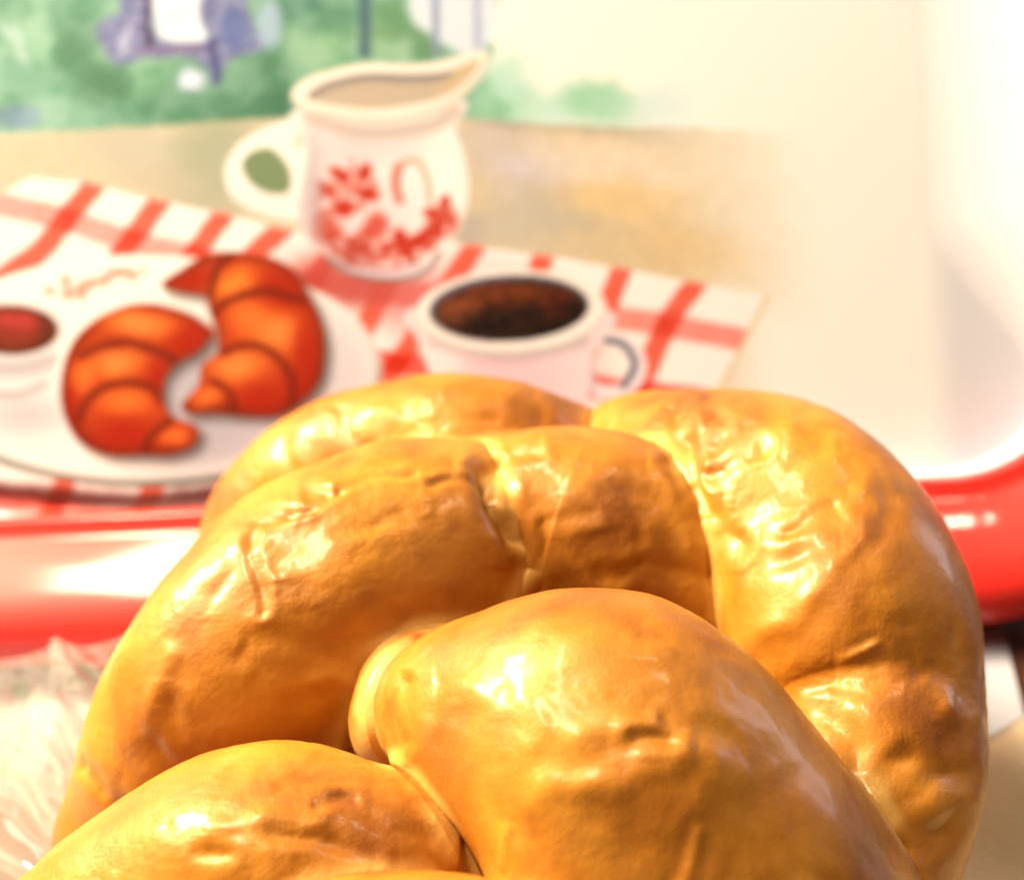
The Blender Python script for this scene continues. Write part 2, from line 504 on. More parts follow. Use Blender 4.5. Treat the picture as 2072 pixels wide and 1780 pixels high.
# jam bowl
lay(m_poly([(-90, 640), (-60, 620), (30, 612), (110, 630), (130, 665), (118, 710), (105, 760), (70, 800), (20, 815), (-40, 810), (-70, 760), (-90, 700)], 5), (240, 232, 222))
lay(m_poly([(-80, 720), (30, 730), (112, 715), (104, 745), (40, 762), (-70, 755)], 8) * .7, (198, 186, 180)); lay(m_line([(-60, 790), (30, 800), (90, 778)], 16, 8) * .6, (180, 168, 162))
lay(m_blob(24, 668, 94, 50, .06), (112, 58, 34)); lay(m_blob(14, 662, 74, 38, .4, 0, .8), (160, 66, 46)); lay(m_blob(30, 650, 40, 16, .6, 0, 1) * .7, (214, 80, 76))
lay(m_blob(50, 840, 70, 30, .8) * .45, (190, 180, 178))


# croissants
def croissant(outline, segs, lights, darks):
    mk = m_poly(outline, 5, .12)
    sh = m_poly([(x + 14, y + 14) for x, y in outline], 16)
    lay(sh * .75 * (1 - mk), (96, 82, 76))
    lay(mk, (198, 80, 36))
    inner = m_poly([(np.mean([q[0] for q in outline]) * .1 + x * .9, np.mean([q[1] for q in outline]) * .1 + y * .9 - 6) for x, y in outline], 20)
    lay(mk * (1 - inner) * .9, (140, 46, 18))
    for cx, cy, rx, ry, rot, c in lights:
        lay(m_blob(cx, cy, rx * 1.5, ry * 1.6, .75, rot, .4) * mk * .5, (236, 112, 42)); lay(m_blob(cx, cy, rx, ry, .8, rot, .4) * mk * .8, c)
    for cx, cy, rx, ry, rot in darks:
        lay(m_blob(cx, cy, rx, ry, .8, rot, .4) * mk * .8, (184, 46, 16))
    for s in segs:
        lay(m_line(s, 17, 9, .2) * mk * .8, (126, 42, 18))
    edge = np.clip(mk - m_poly([(x, y) for x, y in outline], 5, .12) * 0 - m_poly([(x * .985 + .015 * 380, y - 4) for x, y in outline], 8), 0, 1)
    lay(edge * .7, (112, 48, 22))


HI, MID = (250, 164, 86), (244, 138, 66)
croissant([(125, 800), (130, 740), (150, 690), (190, 650), (240, 625), (300, 615), (370, 630), (420, 660), (432, 676), (400, 712), (360, 735), (335, 762), (330, 800), (345, 840), (392, 860), (402, 880), (385, 905), (340, 920), (290, 920), (220, 920), (165, 895), (135, 850)],
          [[(165, 722), (210, 700), (270, 695), (340, 722), (355, 735)], [(158, 850), (185, 800), (240, 775), (300, 782), (332, 810)], [(296, 920), (305, 885), (345, 850)]],
          [(280, 655, 60, 22, 8, HI), (235, 735, 45, 22, -8, HI), (255, 812, 45, 20, 0, MID), (350, 882, 26, 14, 0, MID), (170, 760, 20, 30, 20, MID)],
          [(380, 690, 50, 30, -30), (250, 880, 60, 34, 0), (320, 770, 20, 40, 0), (145, 830, 14, 50, 0)])
croissant([(328, 575), (370, 545), (410, 520), (470, 511), (540, 520), (590, 545), (620, 590), (642, 630), (657, 690), (650, 760), (620, 805), (570, 838), (500, 842), (440, 836), (385, 836), (369, 820), (395, 790), (405, 770), (410, 740), (440, 715), (442, 680), (432, 650), (422, 620), (415, 600), (350, 588)],
          [[(470, 515), (440, 545), (425, 600)], [(425, 640), (470, 605), (540, 590), (610, 610)], [(450, 712), (510, 698), (560, 722), (590, 765), (592, 815)], [(430, 772), (466, 795), (474, 838)]],
          [(475, 575, 42, 26, -20, (255, 160, 66)), (552, 668, 48, 40, 15, HI), (478, 742, 46, 26, -10, HI), (422, 800, 28, 16, -30, MID), (500, 640, 30, 26, 0, MID)],
          [(570, 590, 50, 36, 30), (620, 720, 26, 70, 0), (530, 810, 50, 30, 0), (390, 570, 40, 16, -20), (600, 780, 30, 30, 0)])
# jug
jug = m_poly([(604, 220), (622, 300), (612, 370), (604, 430), (622, 482), (662, 520), (700, 548), (780, 566), (850, 556), (892, 510), (930, 462), (948, 390), (938, 310), (920, 262), (925, 200)], 5)
hand = np.clip(m_poly([(625, 240), (540, 258), (482, 292), (454, 345), (470, 400), (520, 432), (580, 448), (630, 442), (640, 340)], 6) - m_poly([(489, 335), (508, 308), (545, 300), (572, 322), (588, 352), (584, 388), (545, 392), (508, 372)], 6), 0, 1)
lay(m_poly([(489, 335), (508, 308), (545, 300), (572, 322), (588, 352), (584, 388), (545, 392), (508, 372)], 6), (142, 158, 116))
lay(hand, (255, 246, 230)); lay(np.clip(hand - m_poly([(620, 235), (540, 252), (478, 286), (448, 340), (466, 392), (520, 424), (580, 438), (640, 430), (640, 340)], 8), 0, 1) * .5, (214, 200, 186))
lay(m_line([(490, 395), (530, 405), (590, 412)], 26, 12) * hand * .5, (240, 224, 222)); lay(m_blob(604, 286, 10, 16, .6) * .5, (190, 190, 150))
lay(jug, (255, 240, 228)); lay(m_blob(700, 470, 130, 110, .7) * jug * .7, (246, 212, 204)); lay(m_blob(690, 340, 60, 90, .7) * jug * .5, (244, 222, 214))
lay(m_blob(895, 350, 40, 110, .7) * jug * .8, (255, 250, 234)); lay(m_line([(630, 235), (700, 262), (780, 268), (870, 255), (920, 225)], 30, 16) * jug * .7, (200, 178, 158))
FR = (206, 70, 48)
for cx, cy, rx, ry, rot, a in [(688, 355, 17, 12, 40, .9), (736, 349, 12, 17, 20, .9), (662, 386, 18, 12, -10, .75), (744, 394, 20, 13, 10, .95), (696, 420, 15, 14, 30, .9), (706, 385, 14, 12, 0, .35),
                               (662, 462, 26, 22, 20, .65), (650, 440, 14, 12, 0, .6), (761, 458, 20, 24, 0, .65), (710, 500, 26, 18, 10, .75), (735, 480, 14, 14, 0, .5), (810, 485, 15, 17, 0, .85), (849, 488, 14, 16, 0, .85),
                               (781, 512, 34, 12, 5, .8), (830, 510, 30, 12, -10, .7), (897, 447, 24, 22, 0, .7), (903, 410, 11, 13, 0, .75), (872, 432, 12, 10, 0, .7), (880, 470, 24, 16, -20, .7), (740, 515, 30, 14, 8, .7), (712, 325, 6, 6, 0, .4), (680, 490, 18, 12, 20, .5)]:
    lay(m_blob(cx, cy, rx * 1.22, ry * 1.22, .45, rot, .6) * jug * min(1, a * 1.15), FR)
for _ in range(46):
    t_ = rng.uniform(0, 1); cx = 640 + 270 * t_; cy = 455 + 75 * math.sin(math.pi * t_) ** .8 + rng.uniform(-34, 16)
    lay(m_blob(cx, cy, rng.uniform(6, 13), rng.uniform(6, 13), .5, 0, .6) * jug * rng.uniform(.5, .9), FR if rng.random() < .7 else (248, 205, 196))
for cx, cy in [(648, 372), (720, 372), (678, 400), (724, 418), (668, 425), (640, 410), (712, 345), (755, 372)]:
    lay(m_blob(cx, cy, 10, 8, .6, 0, .6) * jug * .55, FR)
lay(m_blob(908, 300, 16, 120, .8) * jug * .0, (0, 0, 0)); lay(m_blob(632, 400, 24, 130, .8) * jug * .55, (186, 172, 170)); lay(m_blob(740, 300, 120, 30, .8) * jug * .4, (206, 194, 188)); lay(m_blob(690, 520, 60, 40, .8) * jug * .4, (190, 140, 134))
lay(m_line([(806, 338), (800, 375), (808, 406)], 17, 7, .2) * .75, (222, 92, 66)); lay(m_line([(804, 342), (826, 326), (852, 334), (866, 370), (869, 408)], 12, 6, .2) * .55, (244, 140, 104))
lay(m_line([(660, 524), (720, 555), (790, 566), (855, 552), (890, 512)], 9, 5) * .8, (130, 120, 116)); lay(m_line([(705, 545), (790, 556), (850, 540)], 10, 5) * .7, (226, 200, 206))
lay(m_line([(700, 530), (780, 545), (850, 528)], 7, 4) * .6, (160, 70, 60))
rim = m_poly([(588, 195), (608, 166), (660, 144), (740, 128), (830, 130), (900, 121), (962, 104), (988, 108), (978, 150), (942, 192), (900, 222), (830, 243), (760, 250), (680, 240), (616, 225)], 5)
lay(rim, (253, 240, 220))
lay(np.clip(rim - m_poly([(590, 190), (608, 160), (660, 138), (740, 122), (830, 124), (900, 116), (962, 98), (984, 104), (972, 142), (936, 182), (896, 210), (830, 231), (760, 238), (680, 229), (616, 214)], 6), 0, 1) * .5, (214, 196, 172))
op = m_poly([(622, 194), (660, 168), (740, 150), (830, 151), (900, 146), (968, 122), (944, 164), (892, 198), (820, 214), (750, 221), (680, 214), (640, 206)], 5)
lay(op, (210, 190, 164)); lay(m_line([(625, 190), (665, 168), (740, 152), (830, 154), (905, 150)], 24, 12) * op * .75, (140, 132, 130)); lay(m_blob(930, 155, 50, 16, .7, -35) * op * .6, (226, 196, 150))
# coffee cup
cup = m_poly([(842, 622), (846, 690), (872, 760), (900, 850), (960, 900), (1100, 900), (1180, 830), (1200, 720), (1226, 622)], 5)
ring = np.clip(m_blob(1238, 742, 72, 66, .06) - m_blob(1232, 738, 44, 42, .1), 0, 1)
lay(ring, (246, 232, 228)); lay(m_line([(1225, 688), (1262, 698), (1284, 738), (1262, 780)], 14, 6) * .9, (112, 108, 122)); lay(m_line([(1196, 720), (1202, 760), (1196, 790)], 10, 6) * .6, (170, 160, 160))
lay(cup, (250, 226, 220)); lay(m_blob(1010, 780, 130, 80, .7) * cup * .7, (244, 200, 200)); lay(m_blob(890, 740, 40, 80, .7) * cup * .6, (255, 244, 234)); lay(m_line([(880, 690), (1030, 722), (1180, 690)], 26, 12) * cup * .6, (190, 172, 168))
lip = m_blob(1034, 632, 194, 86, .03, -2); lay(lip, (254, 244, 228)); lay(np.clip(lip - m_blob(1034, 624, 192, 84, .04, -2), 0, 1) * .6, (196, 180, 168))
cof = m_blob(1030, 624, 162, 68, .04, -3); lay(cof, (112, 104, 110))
c2 = m_blob(1034, 628, 152, 60, .06, -3); lay(c2, (52, 30, 24)); lay(m_blob(1010, 602, 130, 34, .6, -4, 1) * c2 * .8, (166, 84, 42)); lay(m_blob(920, 632, 40, 26, .7, -20, 1) * c2 * .7, (206, 124, 78)); lay(m_blob(1060, 650, 110, 34, .6, 0, 1) * c2 * .85, (30, 20, 18)); lay(m_blob(1120, 618, 30, 26, .7, 0, 1) * c2 * .5, (130, 50, 34))

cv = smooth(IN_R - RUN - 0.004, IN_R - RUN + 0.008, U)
lay(cv * .95, (233, 226, 219))  # greyer right side wall: its duller reflection is painted into the colour
lay(wash(26, 95, .4, .6) * c2 * .35, (120, 66, 40)); lay(wash(14, 97, .5, .7) * c2 * .3, (24, 16, 14))
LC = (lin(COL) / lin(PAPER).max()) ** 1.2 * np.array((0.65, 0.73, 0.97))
keep = SD < 0.0045
idx = -np.ones(len(U), int); idx[keep] = np.arange(keep.sum())
F = idx[grid_faces(len(gu), len(gv))]; F = F[(F >= 0).all(1)]

mt, nt, bs, _ = material('printed_melamine')
at = node(nt, 'ShaderNodeAttribute', attribute_name='print')
nt.links.new(at.outputs['Color'], bs.inputs['Base Color'])
bs.inputs['Roughness'].default_value = 0.5
bs.inputs['Specular IOR Level'].default_value = 0.15
tray = empty('serving_tray', (0, 0.3, -0.0046))
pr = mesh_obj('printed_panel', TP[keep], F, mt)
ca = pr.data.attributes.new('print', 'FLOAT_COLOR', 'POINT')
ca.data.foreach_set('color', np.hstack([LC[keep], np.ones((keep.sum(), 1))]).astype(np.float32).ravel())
pr['label'] = 'white panel printed with jug, croissants and coffee cup on a checked cloth'
keep_world(pr, tray)

# red rim lofted round the rounded rectangle
mt, nt, bs, _ = material('red_melamine')
bs.inputs['Base Color'].default_value = (0.78, 0.018, 0.012, 1)
bs.inputs['Roughness'].default_value = 0.5
bs.inputs['Specular IOR Level'].default_value = 0.55
bs.inputs['Coat Weight'].default_value = 0.7; bs.inputs['Coat Roughness'].default_value = 0.10
tc = node(nt, 'ShaderNodeTexCoord')
nt.links.new(bump(nt, noise_node(nt, tc.outputs['Object'], 60, 2), 0.05, 0.0006), bs.inputs['Normal'])


def rr_loop(off, nseg=28, nst=60):
    cs = [(IN_R - RC, IN_B + RC, -90), (IN_R - RC, IN_T - RC, 0), (IN_L + RC, IN_T - RC, 90), (IN_L + RC, IN_B + RC, 180)]
    pts = []
    for k, (cx, cy, a0) in enumerate(cs):
        for i in range(nseg + 1):
            a = math.radians(a0 + 90 * i / nseg)
            pts.append((cx + (RC + off) * math.cos(a), cy + (RC + off) * math.sin(a)))
        nx = cs[(k + 1) % 4]; a = math.radians(a0 + 90)
        e = (nx[0] + (RC + off) * math.cos(a), nx[1] + (RC + off) * math.sin(a))
        s = pts[-1]
        for i in range(1, nst):
            pts.append((s[0] + (e[0] - s[0]) * i / nst, s[1] + (e[1] - s[1]) * i / nst))
    return np.array(pts)


prof = [(-0.0008, 0.0090), (-0.0003, 0.0128)]
ro_, rn_ = 0.0, 0.0142
for k in range(60):
    o_mid = ro_
    sl = np.interp(o_mid, [0, .0035, .0050, .007, .018, .025, .0315, .0355, .0368], [4, 8, 40, 39, 29, 11, -24, -58, -80])
    prof.append((ro_, rn_)); dl = 0.00078
    ro_ += dl * math.cos(math.radians(sl)); rn_ += dl * math.sin(math.radians(sl))
    if ro_ > 0.0366: break
prof += [(0.0368, 0.011), (0.0364, 0.008), (0.0350, 0.004), (0.0325, 0.003), (0.0310, 0.006), (0.0290, 0.012), (0.020, 0.018), (0.008, 0.014), (0.002, 0.006)]
loops = [rr_loop(o_) for o_, _ in prof]
nl = len(loops[0])
V = np.vstack([tray_pt(L[:, 0], L[:, 1], np.full(nl, n_)) for L, (_, n_) in zip(loops, prof)])
ro = mesh_obj('rim', V, grid_faces(len(prof), nl, True), mt)
keep_world(ro, tray); ro['label'] = 'glossy red rounded rim'
print('TRAY MIN Z', V[:, 2].min())
for (bx_, by_, sx_, sy_, pw_) in ((1962, 1040, .045, .05, 0.7), (2008, 1030, .035, .035, 0.35)):
    dv = ray(bx_, by_); dv = dv / np.linalg.norm(dv)
    hit = CAM + dv * 0.375
    ph_ = math.asin(min(1, max(0, ((hit - CAM) @ RT0 - (IN_R - RC)) / (RC + 0.009))))      # round the corner
    nm = math.cos(math.radians(36)) * -FWD + math.sin(math.radians(36)) * (math.cos(ph_) * UP0 - math.sin(ph_) * RT0)
    rf = dv - 2 * (dv @ nm) * nm
    area('small_bulb', tuple(hit + rf * 1.0), tuple(hit), sx_, sy_, pw_, (1.0, 0.86, 0.62))
# back of the tray
mt2, nt, bs, _ = material('white_melamine')
bs.inputs['Base Color'].default_value = (0.8, 0.76, 0.68, 1); bs.inputs['Roughness'].default_value = 0.35
bl = [(0.006, 0.010), (0.004, -0.0015), (-0.012, -0.0025), (-0.0345, -0.0034)]
loops = [rr_loop(o_) for o_, _ in bl]
V = [tray_pt(L[:, 0], L[:, 1], np.full(nl, n_)) for L, (_, n_) in zip(loops, bl)]
V = np.vstack(V + [tray_pt(np.array([(IN_L + IN_R) / 2]), np.array([(IN_B + IN_T) / 2]), np.array([-0.0034]))])
F = grid_faces(len(bl), nl, True)
bo = mesh_obj('tray_back', V[:-1], F, mt2)
cap_f = np.arange(nl) + 3 * nl
bm = bmesh.new(); bm.from_mesh(bo.data); bm.verts.ensure_lookup_table()
bm.faces.new([bm.verts[i] for i in cap_f]); bm.to_mesh(bo.data); bm.free()
keep_world(bo, tray)
tag(tray, 'red rimmed serving tray printed with a breakfast scene, leaning up behind the loaf', 'tray')

# ------------------------------------------------------------------ braided loaf
mt, nt, bs, _ = material('egg_washed_crust')
tc = node(nt, 'ShaderNodeTexCoord')
ob = tc.outputs['Object']
big = noise_node(nt, ob, 42, 3, 0.55, 0.3)
c1 = ramp(nt, big, [(0.28, (0.21, 0.055, 0.004)), (0.47, (0.37, 0.130, 0.010)), (0.74, (0.56, 0.240, 0.024))])
spk = noise_node(nt, ob, 700, 3, 0.7)
c2 = mix(nt, ramp(nt, spk, [(0.45, (0, 0, 0)), (0.75, (0.35, 0.35, 0.35))]), c1, (0.36, 0.11, 0.014))
pa = node(nt, 'ShaderNodeAttribute', attribute_name='pale')
c3 = mix(nt, pa.outputs['Fac'], c2, (0.86, 0.55, 0.16))
nt.links.new(c3, bs.inputs['Base Color'])
rr = noise_node(nt, ob, 90, 4, 0.6)
rv = node(nt, 'ShaderNodeMapRange', i_From_Min=0.3, i_From_Max=0.7, i_To_Min=0.38, i_To_Max=0.58)
nt.links.new(rr, rv.inputs['Value']); nt.links.new(rv.outputs[0], bs.inputs['Roughness'])
bs.inputs['Specular IOR Level'].default_value = 0.6
bs.inputs['Coat Weight'].default_value = 0.20; bs.inputs['Coat Roughness'].default_value = 0.17
bs.inputs['Specular Tint'].default_value = (1, 0.88, 0.55, 1); bs.inputs['Coat Tint'].default_value = (1, 0.97, 0.85, 1)
bs.inputs['Subsurface Weight'].default_value = 0.06
bs.inputs['Subsurface Radius'].default_value = (0.004, 0.0018, 0.0006); bs.inputs['Subsurface Scale'].default_value = 1.0
nb = bump(nt, noise_node(nt, ob, 300, 4, 0.6, 0.6), 0.07, 0.0006)
nb = bump(nt, noise_node(nt, ob, 1300, 3, 0.7), 0.45, 0.00022, nb)
nt.links.new(nb, bs.inputs['Normal'])
CRUST = mt

# strands: picture position of the middle line, height above the table, half width in picture units
STRANDS = {
    'A': [(760, 1490, .050, 80), (860, 1440, .060, 130), (985, 1450, .066, 225), (1190, 1525, .067, 342), (1340, 1690, .057, 388), (1440, 1880, .040, 430), (1520, 2060, .022, 400), (1560, 2200, .012, 260)],
    'B': [(-80, 2060, .026, 150), (120, 1950, .038, 190), (330, 1850, .046, 250), (560, 1790, .052, 278), (740, 1780, .052, 240), (860, 1800, .048, 190), (960, 1860, .044, 150), (1080, 1960, .038, 120)],
    'C': [(420, 2250, .036, 260), (660, 2090, .050, 280), (880, 2030, .058, 262), (1060, 2080, .054, 240), (1200, 2200, .044, 200)],
    'D': [(190, 1800, .020, 100), (235, 1660, .030, 125), (335, 1525, .042, 180), (470, 1395, .052, 244), (615, 1272, .059, 292), (780, 1170, .063, 284), (895, 1125, .064, 250), (970, 1125, .060, 190), (1020, 1150, .052, 120)],
    'M': [(965, 1045, .058, 110), (1045, 1050, .067, 178), (1150, 1070, .067, 212), (1290, 1125, .062, 222), (1420, 1215, .054, 190), (1550, 1310, .044, 150), (1650, 1400, .038, 110)],
    'R': [(1190, 930, .058, 90), (1290, 925, .066, 130), (1405, 955, .070, 176), (1530, 1015, .070, 224), (1652, 1122, .066, 253), (1724, 1270, .060, 256), (1772, 1430, .052, 218), (1782, 1600, .046, 196), (1745, 1770, .038, 180), (1690, 1960, .030, 160)],
    'E': [(470, 1210, .034, 110), (560, 1050, .050, 135), (690, 965, .060, 160), (850, 935, .066, 168), (1000, 930, .067, 155), (1120, 930, .064, 118), (1220, 960, .058, 100)],
    'K': [(920, 1340, .056, 120), (835, 1400, .061, 112), (785, 1455, .060, 80), (785, 1510, .054, 62), (810, 1570, .046, 50)],
    'W': [(1150, 1095, .068, 10), (1095, 1145, .0695, 24), (1040, 1200, .0655, 34), (985, 1255, .061, 40), (940, 1300, .052, 40)],
}


def strand_path(ctrl, n=340):
    P, R = [], []
    for px, py, z, r in ctrl:
        p = at_z(px, py, z)
        P.append(p); R.append(r * ((p - CAM) @ FWD) / FPX)
    Q = catmull(np.hstack([np.array(P), np.array(R)[:, None]]), n)
    return Q[:, :3], Q[:, 3]


PATHS = {k: strand_path(v) for k, v in STRANDS.items()}

# creases and folds: strand, polyline (picture units), width, depth in mm (negative = ridge)
CREASES = [
    ('D', [(500, 1085), (560, 1035), (640, 1010), (690, 995)], 9, 1.6), ('D', [(690, 990), (760, 965), (840, 945)], 7, 1.0), ('D', [(620, 990), (660, 985)], 8, 1.3),
    ('D', [(505, 1090), (525, 1150), (530, 1230)], 9, 1.0), ('D', [(540, 1060), (580, 1030)], 7, 1.2), ('D', [(560, 1120), (680, 1070), (820, 1040)], 14, .7),
    ('D', [(880, 985), (930, 975), (985, 985)], 8, 1.0), ('D', [(470, 1150), (430, 1200)], 14, .6),
    ('D', [(560, 1400), (640, 1375), (720, 1395)], 16, -.9), ('D', [(260, 1500), (310, 1420), (360, 1330)], 20, -.7), ('D', [(300, 1500), (360, 1560)], 18, 1.2), ('D', [(350, 1440), (400, 1520)], 16, .8),
    ('D', [(480, 1330), (560, 1290), (700, 1290), (860, 1240)], 26, .6), ('D', [(170, 1545), (240, 1620)], 12, 1.6), ('D', [(640, 930), (720, 905), (800, 890)], 9, .5),
    ('D', [(982, 945), (992, 1010), (1030, 1090)], 15, 4.0), ('M', [(985, 950), (997, 1010), (1040, 1100)], 15, 3.6), ('M', [(1000, 945), (1040, 925), (1090, 915)], 10, 1.6), ('M', [(1010, 1000), (1030, 1060), (1050, 1110)], 12, 1.5), ('M', [(1060, 1000), (1150, 1060), (1300, 1080)], 26, -.7), ('M', [(1120, 1190), (1260, 1150), (1430, 1170)], 22, .7),
    ('M', [(1180, 960), (1280, 1000), (1390, 1060)], 20, .5), ('M', [(1100, 1050), (1200, 1040)], 10, .5),
    ('R', [(1368, 830), (1378, 900), (1403, 990)], 14, 2.6), ('M', [(1375, 900), (1410, 990), (1450, 1100), (1470, 1220)], 16, 2.5), ('R', [(1440, 960), (1490, 925), (1540, 905)], 10, 1.0), ('R', [(1580, 1075), (1630, 1050), (1690, 1025)], 11, 1.2),
    ('R', [(1540, 1150), (1600, 1130), (1640, 1105)], 14, 1.0), ('R', [(1410, 1010), (1430, 1030)], 13, 1.3), ('R', [(1460, 1080), (1490, 1100)], 15, 1.0),
    ('R', [(1490, 1300), (1600, 1240), (1700, 1140), (1760, 980)], 22, -.8), ('R', [(1630, 840), (1640, 900), (1600, 970)], 14, .5),
    ('R', [(1650, 1400), (1700, 1390), (1780, 1370), (1830, 1330)], 16, .8), ('R', [(1640, 1420), (1690, 1405)], 10, -.5), ('R', [(1720, 1340), (1770, 1310)], 9, -.6),
    ('R', [(1740, 1550), (1850, 1548), (1920, 1535)], 40, 1.7), ('R', [(1760, 1620), (1830, 1600), (1880, 1600)], 28, -.8), ('R', [(1830, 1720), (1890, 1695), (1930, 1670)], 18, 1.2),
    ('R', [(1690, 1460), (1740, 1500)], 22, 1.6), ('R', [(1880, 1380), (1930, 1440), (1960, 1460)], 12, -.8), ('R', [(1850, 1340), (1900, 1420)], 10, .5),
    ('R', [(1430, 800), (1450, 850), (1440, 900)], 12, .7), ('R', [(1250, 850), (1300, 860), (1340, 850)], 12, .6), ('R', [(1480, 820), (1560, 860), (1620, 900)], 16, -.6),
    ('A', [(1280, 1490), (1330, 1485), (1360, 1495)], 11, 1.3), ('A', [(1250, 1420), (1330, 1440), (1390, 1430)], 22, .3), ('A', [(1350, 1450), (1375, 1470)], 9, .7),
    ('A', [(930, 1390), (1000, 1420), (1100, 1450), (1160, 1480)], 24, -.6), ('A', [(1080, 1560), (1240, 1545), (1400, 1590)], 70, -1.2), ('A', [(1400, 1530), (1520, 1560)], 30, -.6),
    ('A', [(1425, 1690), (1405, 1750), (1380, 1800)], 11, -.5), ('A', [(1640, 1430), (1700, 1530), (1790, 1680)], 26, -.5), ('A', [(1020, 1690), (1010, 1740)], 9, -.6), ('A', [(1620, 1760), (1680, 1790)], 12, .8),
    ('A', [(1080, 1560), (1180, 1540)], 26, .6), ('A', [(1300, 1300), (1340, 1296)], 10, .5), ('A', [(830, 1380), (808, 1440), (812, 1500)], 12, 1.8),
    ('B', [(560, 1590), (640, 1580), (720, 1590)], 8, .6), ('B', [(640, 1625), (720, 1625)], 8, .5), ('B', [(560, 1690), (640, 1700), (740, 1730)], 14, .9), ('B', [(430, 1680), (540, 1655), (640, 1670)], 16, -.6),
    ('B', [(400, 1730), (460, 1740)], 10, .6), ('B', [(700, 1620), (780, 1660), (860, 1690)], 14, .5), ('B', [(620, 1540), (700, 1540), (780, 1570)], 14, -.4),
    ('E', [(690, 830), (705, 880), (740, 900)], 12, .9), ('E', [(760, 830), (800, 850)], 16, -.7), ('E', [(570, 900), (590, 960)], 14, .9), ('E', [(1060, 830), (1090, 845)], 13, 1.5), ('E', [(940, 830), (1000, 850)], 12, .6), ('E', [(620, 890), (640, 960)], 12, .6),
    ('K', [(800, 1430), (775, 1480), (770, 1510)], 10, 1.2),
]
SPEC = dict(A=1.0, B=1.0, C=1.0, D=1.1, M=0.9, R=1.1, E=0.9, K=0.5, W=0.4)
loaf = empty('braided_loaf', (0.02, 0.2, -0.0006))
tag(loaf, 'glossy golden brown braided bread loaf on cream paper, in front of the printed tray', 'bread')
M_ = 240
for si, key in enumerate(STRANDS):
    C, R = PATHS[key]
    n = len(C)
    T = np.gradient(C, axis=0); T /= np.linalg.norm(T, axis=1)[:, None]
    up = np.array((0, 0, 1.0))
    Nn = np.zeros_like(C); nv = up - T[0] * (up @ T[0]); nv /= np.linalg.norm(nv)
    for i in range(n):
        nv = nv - T[i] * (nv @ T[i]); nv /= np.linalg.norm(nv); Nn[i] = nv
    Bn = np.cross(T, Nn)
    L = np.concatenate([[0], np.cumsum(np.linalg.norm(np.diff(C, axis=0), axis=1))])
    cap = np.ones(n)
    for dist in (L, L[-1] - L):
        q = np.clip(dist / (0.9 * R), 0, 1); cap *= np.sqrt(np.clip(1 - (1 - q) ** 2, 0.0004, 1))
    tau = np.linspace(-np.pi, np.pi, M_, endpoint=False)
    vw = CAM + np.array((0, 0.05, 0.05)) - C                  # finer mesh on the upper front side
    ph0 = np.unwrap(np.arctan2((vw * Bn).sum(1), (vw * Nn).sum(1)))
    ang = ph0[:, None] + (tau - 0.6 * np.sin(tau))[None, :]
    dirs = Nn[:, None, :] * np.cos(ang)[..., None] + Bn[:, None, :] * np.sin(ang)[..., None]
    P = C[:, None, :] + dirs * (R * cap)[:, None, None]
    P = P.reshape(-1, 3); D = dirs.reshape(-1, 3)
    # natural lumps, stretch wrinkles and pocks
    s_ = np.repeat(L, M_); a_ = ang.ravel()
    q3 = P + si * 0.37
    W = SPEC[key]
    h = 0.0012 * fbm(q3 * 28, 2, 11) + 0.00012 * fbm(q3 * 95, 2, 17) * W
    pat = smooth(0.0, 0.6, fbm(q3 * 45, 2, 29))                # rougher patches
    h += 0.00009 * pat * W * fbm(q3 * 230, 3, 23) + 0.00003 * fbm(q3 * 700, 2, 27)
    rg = np.random.default_rng(100 + si)                       # scattered dimples and blisters
    for _ in range(45):
        c_ = P[rg.integers(len(P))]; rad = rg.uniform(0.0006, 0.0022); dp_ = rg.choice([1, 1, -0.6]) * rg.uniform(0.08, 0.22) * rad
        stretch = np.array((rg.uniform(.5, 1.2), rg.uniform(.5, 1.2), rg.uniform(.5, 1.2)))
        sel = np.where((np.abs(P - c_) < 4 * rad).all(1))[0]
        h[sel] -= dp_ * np.exp(-((((P[sel] - c_) * stretch) ** 2).sum(1)) / rad ** 2)
    pr_x, pr_y, _ = project(P)
    facing = ((CAM - P) * D).sum(1) > 0
    for k2_, pl, wd, dp in CREASES:
        if k2_ != key: continue
        pp = catmull(pl, 6 * len(pl)) if len(pl) > 2 else np.array(pl, float)
        lo, hi = pp.min(0) - 4 * wd, pp.max(0) + 4 * wd
        sel = facing & (pr_x > lo[0]) & (pr_x < hi[0]) & (pr_y > lo[1]) & (pr_y < hi[1])
        if not sel.any(): continue
        jx = pr_x[sel] + 13 * noise3(q3[sel] * 130, 43); jy = pr_y[sel] + 13 * noise3(q3[sel] * 130, 47)
        d = seg_dist(jx, jy, pp)
        var = (0.52 if wd < 20 else 0.65) * (0.35 + 0.65 * smooth(-0.5, 0.5, noise3(q3[sel] * 150, 53))) / 0.85; wd = wd * (1.35 if wd < 20 else 1.1)
        h[sel] -= dp * 0.001 * var * (np.exp(-(d / wd) ** 2) - 0.3 * np.exp(-((d - 2.2 * wd) / wd) ** 2))
    P = P + D * (h * np.repeat(cap * smooth(0.004, 0.016, R), M_))[:, None]
    P[:, 2] = np.maximum(P[:, 2], -0.0004)
    # pale seams where the strand presses into its neighbours
    pale = np.zeros(len(P)); push = np.zeros(len(P))
    P32 = P.astype(np.float32); pp2 = (P32 ** 2).sum(1)[:, None]
